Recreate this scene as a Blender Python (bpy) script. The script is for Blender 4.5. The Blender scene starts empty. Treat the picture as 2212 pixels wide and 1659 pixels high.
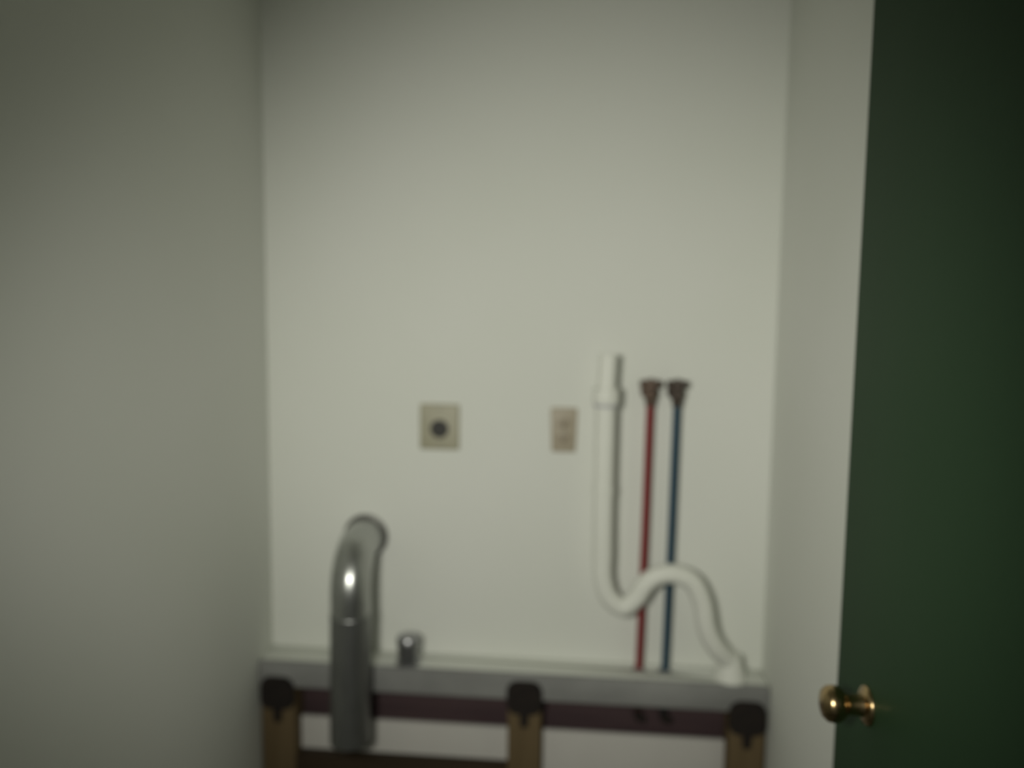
import bpy, bmesh, math
from mathutils import Vector, Matrix

# ------------------------------------------------------------------ camera, world, light, exposure
scene = bpy.context.scene
COL = scene.collection
cam_data = bpy.data.cameras.new('camera')
cam_data.sensor_width = 36.0
cam_data.lens = 36.0 * 1660.0 / 2212.0
cam_data.clip_start = 0.02
cam_data.dof.use_dof = True              # the photograph is soft: the lens is focused too near
cam_data.dof.focus_distance = 0.80
cam_data.dof.aperture_fstop = 1.6
cam = bpy.data.objects.new('camera', cam_data)
COL.objects.link(cam)
r_ax = Vector((0.99602, 0.08845, 0.01123)); u_ax = Vector((-0.01966, 0.09507, 0.99528)); b_ax = Vector((0.08696, -0.99153, 0.09643))
M = Matrix((r_ax, u_ax, b_ax)).transposed().to_4x4()
M.translation = Vector((0.8364, -1.998, 1.62))
cam.matrix_world = M
scene.camera = cam

world = bpy.data.worlds.new('dim_hall'); scene.world = world
world.use_nodes = True
bgn = world.node_tree.nodes['Background']
bgn.inputs['Color'].default_value = (0.93, 1.0, 0.86, 1)
bgn.inputs['Strength'].default_value = 0.05

def spot(name, loc, target, power, angle, radius, color):
    l = bpy.data.lights.new(name, 'SPOT')
    l.energy = power; l.spot_size = math.radians(angle); l.spot_blend = 1.0
    l.shadow_soft_size = radius; l.color = color
    o = bpy.data.objects.new(name, l); COL.objects.link(o)
    o.location = loc
    o.rotation_euler = (Vector(target) - Vector(loc)).to_track_quat('-Z', 'Y').to_euler()
    return o
# hand torch held beside the camera
spot('torch', (0.52, -2.02, 1.66), (0.80, 0.0, 1.27), 80.0, 83, 0.11, (1.0, 0.99, 0.885))

vs = scene.view_settings
vs.view_transform = 'Standard'; vs.look = 'None'; vs.gamma = 1.0; vs.use_curve_mapping = False
vs.exposure = 0.0

# ------------------------------------------------------------------ materials
def mat(name, color, rough=0.6, metal=0.0, noise=None, bump=None, spec=0.5, vary=None):
    m = bpy.data.materials.new(name); m.use_nodes = True
    nt = m.node_tree; b = nt.nodes['Principled BSDF']
    b.inputs['Base Color'].default_value = (*color, 1)
    b.inputs['Roughness'].default_value = rough; b.inputs['Metallic'].default_value = metal
    b.inputs['Specular IOR Level'].default_value = spec
    tc = nt.nodes.new('ShaderNodeTexCoord')
    if vary:                                   # vary = (second colour, scale xyz, detail)
        mp = nt.nodes.new('ShaderNodeMapping'); mp.inputs['Scale'].default_value = vary[1]
        nt.links.new(tc.outputs['Object'], mp.inputs['Vector'])
        n = nt.nodes.new('ShaderNodeTexNoise'); n.inputs['Scale'].default_value = 1.0; n.inputs['Detail'].default_value = vary[2]
        nt.links.new(mp.outputs['Vector'], n.inputs['Vector'])
        cr = nt.nodes.new('ShaderNodeValToRGB')
        cr.color_ramp.elements[0].position = 0.32; cr.color_ramp.elements[1].position = 0.68
        cr.color_ramp.elements[0].color = (*color, 1); cr.color_ramp.elements[1].color = (*vary[0], 1)
        nt.links.new(n.outputs['Fac'], cr.inputs['Fac'])
        nt.links.new(cr.outputs['Color'], b.inputs['Base Color'])
    if bump:                                   # bump = (scale, strength)
        n2 = nt.nodes.new('ShaderNodeTexNoise'); n2.inputs['Scale'].default_value = bump[0]; n2.inputs['Detail'].default_value = 5
        nt.links.new(tc.outputs['Object'], n2.inputs['Vector'])
        bp = nt.nodes.new('ShaderNodeBump'); bp.inputs['Strength'].default_value = bump[1]; bp.inputs['Distance'].default_value = 0.002
        nt.links.new(n2.outputs['Fac'], bp.inputs['Height']); nt.links.new(bp.outputs['Normal'], b.inputs['Normal'])
    return m

MAT = {
    'wall':   mat('wall_paint', (0.70, 0.715, 0.66), 0.75, vary=((0.72, 0.73, 0.685), (2.2, 2.2, 2.2), 2), bump=(180, 0.12), spec=0.2),
    'ceil':   mat('ceiling_paint', (0.66, 0.67, 0.62), 0.85, bump=(120, 0.2), spec=0.2),
    'floor':  mat('concrete', (0.22, 0.21, 0.19), 0.8, vary=((0.30, 0.29, 0.26), (6, 6, 6), 6), bump=(60, 0.3)),
    'green':  mat('green_door_paint', (0.023, 0.056, 0.024), 0.6, vary=((0.027, 0.061, 0.028), (3, 3, 1.5), 3), bump=(90, 0.08), spec=0.12),
    'brass':  mat('polished_brass', (0.46, 0.34, 0.18), 0.24, 1.0, vary=((0.40, 0.29, 0.15), (40, 40, 40), 3)),
    'pvc':    mat('white_pvc', (0.74, 0.75, 0.69), 0.45, vary=((0.72, 0.73, 0.67), (12, 12, 12), 2), spec=0.3),
    'pvcshade': mat('coupling_shade', (0.50, 0.50, 0.52), 0.5, vary=((0.44, 0.44, 0.46), (50, 50, 50), 3)),  # greyed PVC, shade put into the colour
    'red':    mat('red_plastic_pipe', (0.20, 0.022, 0.026), 0.4, vary=((0.23, 0.03, 0.032), (20, 20, 4), 3), spec=0.2),
    'blue':   mat('blue_plastic_pipe', (0.012, 0.050, 0.085), 0.4, vary=((0.018, 0.060, 0.10), (20, 20, 4), 3), spec=0.2),
    'bronze': mat('tarnished_brass', (0.13, 0.085, 0.060), 0.5, 0.3, vary=((0.09, 0.06, 0.045), (60, 60, 60), 4)),
    'bronze_dark': mat('blackened_brass', (0.075, 0.055, 0.042), 0.5, 0.3, vary=((0.05, 0.038, 0.03), (60, 60, 60), 4)),
    'steel':  mat('galvanised_steel', (0.50, 0.51, 0.49), 0.30, 0.92, vary=((0.42, 0.43, 0.42), (35, 35, 14), 4)),
    'dull':   mat('dull_galvanised_steel', (0.30, 0.305, 0.30), 0.40, 0.9, vary=((0.25, 0.255, 0.25), (35, 35, 14), 4)),
    'seam':   mat('crimped_steel', (0.16, 0.16, 0.145), 0.5, 0.7, vary=((0.12, 0.12, 0.11), (60, 60, 60), 3)),
    'chrome': mat('brushed_metal', (0.42, 0.42, 0.43), 0.36, 1.0, vary=((0.38, 0.38, 0.40), (30, 30, 30), 2)),
    'plate':  mat('almond_plate', (0.33, 0.315, 0.225), 0.5, vary=((0.36, 0.34, 0.245), (25, 25, 25), 2)),
    'tan':    mat('tan_plate', (0.36, 0.315, 0.235), 0.5, vary=((0.385, 0.335, 0.25), (25, 25, 25), 2)),
    'tanface': mat('tan_outlet_face', (0.31, 0.265, 0.19), 0.5, vary=((0.33, 0.28, 0.205), (40, 40, 40), 2)),
    'black':  mat('black_plastic', (0.018, 0.017, 0.013), 0.5, vary=((0.024, 0.022, 0.018), (40, 40, 40), 2)),
    'slot':   mat('dark_slot', (0.010, 0.010, 0.009), 0.8, vary=((0.013, 0.012, 0.011), (40, 40, 40), 2)),
    'iron':   mat('black_iron', (0.016, 0.013, 0.012), 0.7, 0.0, vary=((0.022, 0.017, 0.014), (50, 50, 50), 4), bump=(120, 0.2), spec=0.2),
    'screw':  mat('dull_screw', (0.30, 0.29, 0.26), 0.45, 0.8, vary=((0.24, 0.23, 0.21), (200, 200, 200), 2)),
    'ledge':  mat('white_board', (0.66, 0.675, 0.62), 0.6, vary=((0.60, 0.615, 0.57), (3, 8, 8), 4), bump=(60, 0.15), spec=0.25),
    'fascia': mat('grey_board', (0.19, 0.192, 0.186), 0.7, vary=((0.28, 0.282, 0.272), (4, 4, 9), 4), bump=(60, 0.2), spec=0.25),
    'panel':  mat('panel_board', (0.56, 0.545, 0.51), 0.75, vary=((0.52, 0.505, 0.475), (4, 4, 4), 3), bump=(90, 0.15), spec=0.2),
    'dark':   mat('shade_dark_wood', (0.055, 0.036, 0.040), 0.6, vary=((0.085, 0.055, 0.058), (2.0, 22, 22), 6), bump=(40, 0.3), spec=0.2),  # dark tone carries the shade beneath the ledge
    'wood':   mat('brown_stud_wood', (0.10, 0.070, 0.034), 0.65, vary=((0.135, 0.097, 0.050), (22, 22, 1.6), 6), bump=(40, 0.3), spec=0.2),
    'woodd':  mat('dark_brown_wood', (0.034, 0.023, 0.013), 0.65, vary=((0.050, 0.034, 0.020), (2.0, 22, 22), 6), bump=(40, 0.3), spec=0.2),
}

# ------------------------------------------------------------------ mesh helpers
def finish(name, bm, m, parent=None, loc=(0, 0, 0), smooth=False):
    bmesh.ops.recalc_face_normals(bm, faces=bm.faces)
    me = bpy.data.meshes.new(name)
    bm.to_mesh(me); bm.free()
    if smooth:
        for p in me.polygons: p.use_smooth = True
        me.set_sharp_from_angle(angle=math.radians(38))
    me.materials.append(MAT[m])
    o = bpy.data.objects.new(name, me); COL.objects.link(o)
    o.location = loc
    if parent: o.parent = parent
    return o

def box(name, lo, hi, m, parent=None, bevel=0.0, seg=2):
    lo = Vector(lo); hi = Vector(hi); c = (lo + hi) / 2
    bm = bmesh.new()
    bmesh.ops.create_cube(bm, size=1.0)
    bmesh.ops.scale(bm, vec=hi - lo, verts=bm.verts)
    if bevel: bmesh.ops.bevel(bm, geom=bm.edges[:], offset=bevel, segments=seg, affect='EDGES', profile=0.5)
    off = parent.location if parent else Vector((0, 0, 0))
    return finish(name, bm, m, parent, c - off, smooth=bool(bevel))

def lathe(name, prof, m, loc=(0, 0, 0), axis='Z', seg=40, parent=None, cap=True):
    """prof: list of (radius, height) revolved about axis"""
    bm = bmesh.new(); rings = []
    for r, h in prof:
        ring = []
        for i in range(seg):
            a = 2 * math.pi * i / seg
            p = Vector((r * math.cos(a), r * math.sin(a), h))
            if axis == 'Y-': p = Vector((p.x, -p.z, p.y))      # height grows out of the back wall
            if axis == 'X-': p = Vector((-p.z, p.x, p.y))      # height grows to the left
            ring.append(bm.verts.new(p))
        rings.append(ring)
    for a, b in zip(rings, rings[1:]):
        for i in range(seg):
            bm.faces.new((a[i], a[(i + 1) % seg], b[(i + 1) % seg], b[i]))
    if cap:
        bm.faces.new(rings[0]); bm.faces.new(rings[-1])
    off = parent.location if parent else Vector((0, 0, 0))
    return finish(name, bm, m, parent, Vector(loc) - off, smooth=True)

def catmull(pts, n=8):
    P = [Vector(p) for p in pts]; P = [2 * P[0] - P[1]] + P + [2 * P[-1] - P[-2]]
    out = []
    for i in range(1, len(P) - 2):
        a, b, c, d = P[i - 1:i + 3]
        for k in range(n):
            t = k / n
            out.append(0.5 * ((2 * b) + (c - a) * t + (2 * a - 5 * b + 4 * c - d) * t * t + (3 * b - a - 3 * c + d) * t ** 3))
    out.append(P[-2])
    return out

def tube(name, path, radius, m, parent=None, seg=28, wall=0.0, ribs=None):
    """round tube along path; wall > 0 leaves it open with a real thickness"""
    path = [Vector(p) for p in path]
    off = parent.location if parent else Vector((0, 0, 0))
    bm = bmesh.new()
    tang = []
    for i in range(len(path)):
        a = path[max(i - 1, 0)]; b = path[min(i + 1, len(path) - 1)]
        tang.append((b - a).normalized())
    ref = Vector((1, 0, 0)) if abs(tang[0].x) < 0.8 else Vector((0, 0, 1))
    n = (ref - tang[0] * ref.dot(tang[0])).normalized()
    def shell(k):
        nn = n.copy(); rings = []
        for i, p in enumerate(path):
            nn = (nn - tang[i] * nn.dot(tang[i])).normalized()
            bb = tang[i].cross(nn)
            r = radius - k + (ribs[i] if ribs else 0.0)
            rings.append([bm.verts.new(p - off + nn * (r * math.cos(2 * math.pi * j / seg)) + bb * (r * math.sin(2 * math.pi * j / seg))) for j in range(seg)])
        for a, b in zip(rings, rings[1:]):
            for j in range(seg):
                bm.faces.new((a[j], a[(j + 1) % seg], b[(j + 1) % seg], b[j]))
        return rings
    o = shell(0.0)
    if wall:
        q = shell(wall)
        for e in (0, -1):
            for j in range(seg):
                bm.faces.new((o[e][j], o[e][(j + 1) % seg], q[e][(j + 1) % seg], q[e][j]))
    else:
        bm.faces.new(o[0]); bm.faces.new(o[-1])
    return finish(name, bm, m, parent, (0, 0, 0), smooth=True)

def plate(name, w, h, d, rad, m, loc, parent=None, taper=1.0, dome=0.0015):
    """rounded rectangular wall plate whose back lies on the wall (y = loc.y), growing towards -y"""
    bm = bmesh.new(); rings = []
    def outline(s):
        pts = []
        for cx, cz, a0 in ((w / 2 - rad, h / 2 - rad, 0), (-w / 2 + rad, h / 2 - rad, 90), (-w / 2 + rad, -h / 2 + rad, 180), (w / 2 - rad, -h / 2 + rad, 270)):
            for k in range(6):
                a = math.radians(a0 + 18 * k)
                x = cx + rad * math.cos(a); z = cz + rad * math.sin(a)
                tp = taper if z < 0 else 1.0
                pts.append((x * tp * s, z * (1 - (1 - s) * w / h)))
        return pts
    for s, y in ((1.0, 0.0), (1.0, -d * 0.55), (0.97, -d * 0.85), (0.92, -d)):
        rings.append([bm.verts.new((x, y, z)) for x, z in outline(s)])
    nn = len(rings[0])
    for a, b in zip(rings, rings[1:]):
        for i in range(nn): bm.faces.new((a[i], a[(i + 1) % nn], b[(i + 1) % nn], b[i]))
    bm.faces.new(rings[0]); bm.faces.new(rings[-1])
    off = parent.location if parent else Vector((0, 0, 0))
    return finish(name, bm, m, parent, Vector(loc) - off, smooth=True)

def thing(name, label, cat, loc, group=None):
    o = bpy.data.objects.new(name, None); COL.objects.link(o)
    o.location = loc; o.empty_display_size = 0.05
    o['label'] = label; o['category'] = cat
    if group: o['group'] = group
    return o

def struct(o, label, cat):
    o['kind'] = 'structure'; o['label'] = label; o['category'] = cat
    return o

# ------------------------------------------------------------------ the room: a closet 1.33 m wide, open to the hall at y = -1.55
W = 1.331; H = 2.52; DEP = 1.55
struct(box('wall_back', (-0.12, 0.0, 0.0), (W + 0.12, 0.12, H), 'wall'), 'off-white painted back wall of the laundry closet', 'wall')
struct(box('wall_left', (-0.12, -DEP, 0.0), (0.0, 0.0, H), 'wall'), 'plain off-white left side wall of the closet', 'wall')
struct(box('wall_right', (W, -DEP, 0.0), (W + 0.12, 0.0, H), 'wall'), 'off-white right side wall running behind the green door', 'wall')
struct(box('ceiling', (-0.12, -DEP - 0.12, H), (W + 0.12, 0.12, H + 0.1), 'ceil'), 'off-white closet ceiling above the bare walls', 'ceiling')
struct(box('floor', (-0.6, -2.6, -0.1), (W + 0.6, 0.12, 0.0), 'floor'), 'grey concrete floor under the closet', 'floor')
# lintel over the wide opening, named as the front wall
struct(box('wall_front', (-0.12, -DEP - 0.12, 2.16), (W + 0.12, -DEP, H), 'wall'), 'off-white lintel above the closet opening', 'wall')

# ------------------------------------------------------------------ green door, swung in along the right wall
dx0, dx1 = 1.271, 1.306
door = bpy.data.objects.new('door_1', None); COL.objects.link(door); door.location = (dx0, -DEP, 0.0)
struct(door, 'dark green door swung open along the right wall', 'door')
box('door_leaf', (dx0, -DEP + 0.02, 0.012), (dx1, -0.736, 2.12), 'green', door, bevel=0.002)
for z in (0.25, 1.10, 1.88):
    tube('hinge', [(dx0 + 0.036, -DEP + 0.013, z - 0.045), (dx0 + 0.036, -DEP + 0.013, z + 0.045)], 0.006, 'brass', door, seg=14)
kp = (dx0, -0.868, 1.042)
lathe('latch_rosette', [(0.029, 0.0), (0.029, 0.002), (0.027, 0.005), (0.020, 0.008), (0.014, 0.009)], 'brass', kp, 'X-', 36, door)
lathe('door_knob', [(0.0175, 0.007), (0.0155, 0.014), (0.0145, 0.026), (0.016, 0.031), (0.022, 0.036), (0.0262, 0.043), (0.0270, 0.051), (0.0255, 0.058), (0.020, 0.064), (0.010, 0.067), (0.002, 0.0675)], 'brass', kp, 'X-', 40, door)

# ------------------------------------------------------------------ timber frame with a white ledge along the back wall
LT = 0.682                                                 # ledge top
fr = thing('ledge_frame', 'low timber frame with a white ledge, brown posts and white panels along the back wall', 'ledge', (W / 2, -0.05, 0.0))
box('ledge_board', (0.003, -0.086, LT - 0.022), (W - 0.003, -0.001, LT), 'ledge', fr, bevel=0.0015)
ledge = fr.children[0]
for hx in (1.007, 1.0745):
    cut = lathe('cutter', [(0.0120, -0.06), (0.0120, 0.06)], 'ledge', (hx, -0.040, LT), 'Z', 20)
    cut.location = Vector((hx, -0.040, LT)) - fr.location - ledge.location
    md = ledge.modifiers.new('hole', 'BOOLEAN'); md.object = cut; md.operation = 'DIFFERENCE'; md.solver = 'EXACT'
    ledge_loc, ledge_par = ledge.location.copy(), ledge.parent
    ledge.parent = None; ledge.location = (0, 0, 0)
    bpy.context.view_layer.update()
    me = bpy.data.meshes.new_from_object(ledge.evaluated_get(bpy.context.evaluated_depsgraph_get()))
    ledge.modifiers.clear(); ledge.data = me; ledge.data.name = 'ledge_board'
    ledge.parent = ledge_par; ledge.location = ledge_loc
    bpy.data.objects.remove(cut)
box('fascia_board', (0.003, -0.101, LT - 0.068), (W - 0.003, -0.086, LT), 'fascia', fr, bevel=0.002)
box('shade_rail', (0.003, -0.030, 0.500), (W - 0.003, -0.001, LT - 0.022), 'dark', fr, bevel=0.002)  # added dark rail, stands in for the shadow band under the ledge
POSTS = ((0.006, 0.098), (0.668, 0.755), (1.232, 1.322))
for a, b in POSTS:
    box('post', (a, -0.099, 0.0), (b, -0.030, LT - 0.068), 'wood', fr, bevel=0.003)
for (a, b), (c, d) in zip(POSTS, POSTS[1:]):
    box('panel', (b, -0.052, 0.0), (c, -0.040, 0.508), 'panel', fr, bevel=0.001)
    box('bottom_rail', (b, -0.097, 0.300), (c, -0.053, 0.420 if a < 0.5 else 0.375), 'woodd', fr, bevel=0.003)
def bracket(x, z0):
    """black iron cap plate: rounded shield with a tongue running down the post"""
    bm = bmesh.new()
    out = []
    hw = 0.047; cr = 0.030; lr = 0.026
    for cx, cz, a0 in ((hw - cr, 0.044 - cr, 0), (-hw + cr, 0.044 - cr, 90)):
        for k in range(6):
            a = math.radians(a0 + 18 * k); out.append((cx + cr * math.cos(a), cz + cr * math.sin(a)))
    for cx, cz, a0 in ((-hw + lr, -0.020, 180),):
        for k in range(6):
            a = math.radians(a0 + 15 * k); out.append((cx + lr * math.cos(a), cz + lr * math.sin(a)))
    out += [(-0.012, -0.047), (-0.010, -0.076), (-0.005, -0.083), (0.005, -0.083), (0.010, -0.076), (0.012, -0.047)]
    for cx, cz, a0 in ((hw - lr, -0.020, 285),):
        for k in range(6):
            a = math.radians(a0 + 15 * k); out.append((cx + lr * math.cos(a), cz + lr * math.sin(a)))
    f = [bm.verts.new((px, 0.0, pz)) for px, pz in out]
    g = [bm.verts.new((px * 0.96, -0.006, pz * 0.97)) for px, pz in out]
    n = len(f)
    for i in range(n): bm.faces.new((f[i], f[(i + 1) % n], g[(i + 1) % n], g[i]))
    bm.faces.new(f); bm.faces.new(g)
    o = finish('post_bracket', bm, 'iron', fr, Vector((x, -0.1012, z0)) - fr.location, smooth=False)
    for sx, sz in ((-0.024, 0.018), (0.024, 0.018), (0.0, -0.062)):
        s = lathe('screw_head', [(0.0052, 0.0), (0.0048, 0.0015), (0.0025, 0.0028)], 'iron', (sx, -0.006, sz), 'Y-', 12)
        s.parent = o
for (a, b), z in zip(POSTS, (0.598, 0.622, 0.600)):
    bracket((a + b) / 2, z)

# ------------------------------------------------------------------ dryer duct
du = thing('dryer_duct', 'shiny grey metal dryer duct bending down out of the back wall', 'duct', (0.268, -0.0, 1.003))
ox, oz = 0.268, 1.003
R = 0.105
path = [(ox, -0.004, oz), (ox, -0.03, oz), (ox, -0.05, oz)]
for k in range(1, 19):
    a = math.radians(5 * k)
    path.append((ox + 0.004 * math.sin(a), -0.055 - R * math.sin(a), oz - R * (1 - math.cos(a))))
path += [(ox + 0.004, -0.160, oz - R - 0.02), (ox + 0.004, -0.160, 0.838)]
elbow = path
tube('elbow', elbow, 0.0505, 'steel', du, seg=48, wall=0.0012)
zt = oz - R
tube('pipe_run', [(ox + 0.004, -0.160, 0.850), (ox + 0.003, -0.160, 0.80), (ox + 0.002, -0.160, 0.70), (ox, -0.160, 0.56), (ox, -0.160, 0.512)], 0.0515, 'dull', du, seg=48, wall=0.0012)
lathe('wall_collar', [(0.0512, 0.0), (0.061, 0.0), (0.061, 0.004), (0.0545, 0.006), (0.0545, 0.018), (0.0512, 0.018)], 'seam', (ox, -0.0005, oz), 'Y-', 48, du, cap=False)
for z in (0.846,):
    lathe('crimp_ring', [(0.0518, -0.004), (0.0530, -0.002), (0.0530, 0.002), (0.0518, 0.004)], 'dull', (ox + 0.004, -0.160, z), 'Z', 48, du, cap=False)

# ------------------------------------------------------------------ chrome pipe stub on the ledge
st = thing('pipe_stub', 'short capped silver metal pipe stub standing on the white ledge by the duct', 'pipe', (0.399, -0.064, LT))
lathe('stub_body', [(0.0345, 0.0), (0.0345, 0.003), (0.030, 0.005), (0.0290, 0.052)], 'chrome', (0.399, -0.064, LT), 'Z', 40, st)
lathe('stub_cap', [(0.0285, 0.052), (0.0315, 0.053), (0.0315, 0.068), (0.028, 0.073), (0.012, 0.076)], 'chrome', (0.399, -0.064, LT), 'Z', 40, st)

# ------------------------------------------------------------------ electrical plates
dr = thing('dryer_outlet', 'almond square outlet plate with one round black socket', 'outlet', (0.470, 0.0, 1.308))
plate('cover_plate', 0.106, 0.122, 0.006, 0.006, 'plate', (0.470, -0.0005, 1.308), dr)
sock = lathe('socket_face', [(0.0240, 0.005), (0.0240, 0.0085), (0.0225, 0.0095), (0.0215, 0.0080)], 'black', (0.470, -0.0005, 1.303), 'Y-', 40, dr)
for ang, w, h in ((-32, 0.0035, 0.013), (32, 0.0035, 0.013), (0, 0.0035, 0.012)):
    bm = bmesh.new(); bmesh.ops.create_cube(bm, size=1.0); bmesh.ops.scale(bm, vec=(w, 0.0015, h), verts=bm.verts)
    bmesh.ops.rotate(bm, cent=(0, 0, 0), matrix=Matrix.Rotation(math.radians(ang), 3, 'Y'), verts=bm.verts)
    s = finish('slot', bm, 'slot', None, (0.0095 * (1 if ang > 0 else -1 if ang < 0 else 0), -0.0085, 0.004 if ang else -0.010)); s.parent = sock
for dz in (-0.048, 0.048):
    lathe('screw', [(0.0032, 0.0), (0.003, 0.001), (0.0012, 0.0016)], 'screw', (0.470, -0.0062, 1.308 + dz), 'Y-', 14, dr)

wo = thing('wall_outlet', 'narrow tan wall outlet plate between the socket plate and the white pipe', 'outlet', (0.799, 0.0, 1.308))
plate('cover_plate', 0.070, 0.117, 0.006, 0.006, 'tan', (0.799, -0.0005, 1.308), wo, taper=0.90)
for dz in (0.0195, -0.0195):
    f = plate('outlet_face', 0.034, 0.029, 0.0025, 0.012, 'tanface', (0.799, -0.0060, 1.308 + dz), wo)
    for sx in (-0.0065, 0.0065):
        bm = bmesh.new(); bmesh.ops.create_cube(bm, size=1.0); bmesh.ops.scale(bm, vec=(0.0018, 0.001, 0.007), verts=bm.verts)
        s = finish('slot', bm, 'slot', None, (sx, -0.0025, 0.003)); s.parent = f
    g = lathe('slot', [(0.0024, 0.0), (0.0024, 0.0008)], 'slot', (0.0, -0.0022, -0.007), 'Y-', 12); g.parent = f
lathe('screw', [(0.0030, 0.0), (0.0028, 0.001), (0.0012, 0.0016)], 'screw', (0.799, -0.0062, 1.308), 'Y-', 14, wo)

# ------------------------------------------------------------------ white drain standpipe with its trap
PY = -0.085
dp = thing('drain_pipe', 'white plastic standpipe with a trap looping over the red and blue pipes', 'pipe', (1.235, PY, LT))
tube('standpipe', [(0.9035, PY, 1.395), (0.9030, PY, 1.25), (0.9030, PY, 1.10), (0.9045, PY, 0.990)], 0.0255, 'pvc', dp)
tube('riser', [(0.9080, PY + 0.004, 1.512), (0.9055, PY + 0.002, 1.46), (0.9035, PY, 1.400)], 0.0230, 'pvc', dp, wall=0.003)
lathe('coupling', [(0.0262, -0.020), (0.0325, -0.020), (0.0335, -0.016), (0.0335, 0.014), (0.0320, 0.018), (0.0235, 0.018)], 'pvc', (0.9035, PY, 1.410), 'Z', 36, dp, cap=False)
lathe('shade_ring', [(0.0258, -0.005), (0.0325, -0.003), (0.0325, 0.003), (0.0258, 0.005)], 'pvcshade', (0.9035, PY, 1.386), 'Z', 36, dp, cap=False)  # grey ring paints the shadow at the coupling's bottom edge
trap = catmull([(0.9045, PY, 1.000), (0.906, PY, 0.945), (0.921, PY, 0.896), (0.957, PY, 0.869), (0.990, PY, 0.893), (1.011, PY, 0.928), (1.040, PY, 0.953), (1.083, PY, 0.961), (1.129, PY, 0.943), (1.156, PY, 0.892), (1.171, PY, 0.820), (1.194, PY + 0.004, 0.774), (1.228, PY + 0.020, 0.735)], 8)
tube('trap', trap, 0.0245, 'pvc', dp)
lathe('floor_flange', [(0.0405, 0.0), (0.0405, 0.006), (0.0385, 0.011), (0.033, 0.030), (0.0275, 0.050), (0.0262, 0.062)], 'pvc', (1.238, -0.0595, LT), 'Z', 40, dp)
lathe('pipe_strap', [(0.0258, -0.010), (0.0275, -0.010), (0.0275, 0.010), (0.0258, 0.010)], 'pvc', (0.903, PY, 1.17), 'Z', 36, dp, cap=False)
box('strap_foot', (0.896, PY + 0.026, 1.162), (0.910, -0.0005, 1.178), 'pvc', dp, bevel=0.002)

# ------------------------------------------------------------------ red and blue supply pipes and their valves
def supply(name, color, xt, xb, label, vlabel, vm):
    yy = -0.040
    p = thing(name, label, 'pipe', (xb, yy, 0.555))
    tube('pipe', [(xt, yy, 1.392), ((xt + xb) / 2 + 0.001, yy, 1.05), (xb, yy, 0.70), (xb - 0.0005, yy - 0.002, 0.62), (xb - 0.0005, yy - 0.002, 0.575)], 0.0096, color, p, seg=20)
    lathe('grommet', [(0.0098, 0.0), (0.0165, 0.0), (0.0165, 0.003), (0.0125, 0.005), (0.0098, 0.005)], 'fascia', (xb, yy, LT), 'Z', 24, p, cap=False)
    lathe('crimp_sleeve', [(0.0098, -0.012), (0.0112, -0.012), (0.0112, 0.012), (0.0098, 0.012)], 'iron', (xb - 0.0005, yy - 0.002, 0.592), 'Z', 24, p, cap=False)
    tube('elbow', catmull([(xb - 0.0005, yy - 0.002, 0.578), (xb, yy - 0.002, 0.562), (xb + 0.006, yy - 0.002, 0.552), (xb + 0.020, yy - 0.002, 0.549)], 5), 0.0108, 'iron', p, seg=18)
    v = thing('shutoff_valve', vlabel, 'valve', (xt, 0.0, 1.425))
    lathe('escutcheon', [(0.022, 0.0), (0.022, 0.002), (0.012, 0.008), (0.009, 0.009)], vm, (xt, -0.0005, 1.415), 'Y-', 28, v)
    tube('stub_out', [(xt, -0.004, 1.415), (xt, -0.034, 1.415)], 0.0085, vm, v, seg=18)
    lathe('body', [(0.0095, -0.040), (0.0130, -0.038), (0.0130, -0.026), (0.0150, -0.020), (0.0190, -0.008), (0.0150, 0.004), (0.0080, 0.008)], vm, (xt, yy, 1.420), 'Z', 24, v)
    # lobed hand wheel
    bm = bmesh.new(); rings = []
    for s, z in ((0.86, 0.0), (1.0, 0.004), (1.0, 0.014), (0.88, 0.019), (0.45, 0.021)):
        rings.append([bm.verts.new((s * (0.0262 + 0.0016 * math.cos(6 * t)) * math.cos(t), s * (0.0262 + 0.0016 * math.cos(6 * t)) * math.sin(t), z)) for t in [2 * math.pi * i / 48 for i in range(48)]])
    for a, b in zip(rings, rings[1:]):
        for i in range(48): bm.faces.new((a[i], a[(i + 1) % 48], b[(i + 1) % 48], b[i]))
    bm.faces.new(rings[0]); bm.faces.new(rings[-1])
    h = finish('hand_wheel', bm, vm, v, Vector((xt, yy, 1.427)) - v.location, smooth=True)
    c = lathe('wheel_screw', [(0.005, 0.0), (0.005, 0.002), (0.003, 0.003)], vm, (0, 0, 0.021), 'Z', 14); c.parent = h
supply('supply_pipe', 'red', 1.0165, 1.007, 'red plastic water pipe running down behind the white trap',
       'brown shutoff valve on top of the red pipe', 'bronze')
supply('supply_pipe', 'blue', 1.0835, 1.0745, 'dark blue plastic water pipe running down behind the white trap',
       'blackened brown shutoff valve on top of the blue pipe', 'bronze_dark')
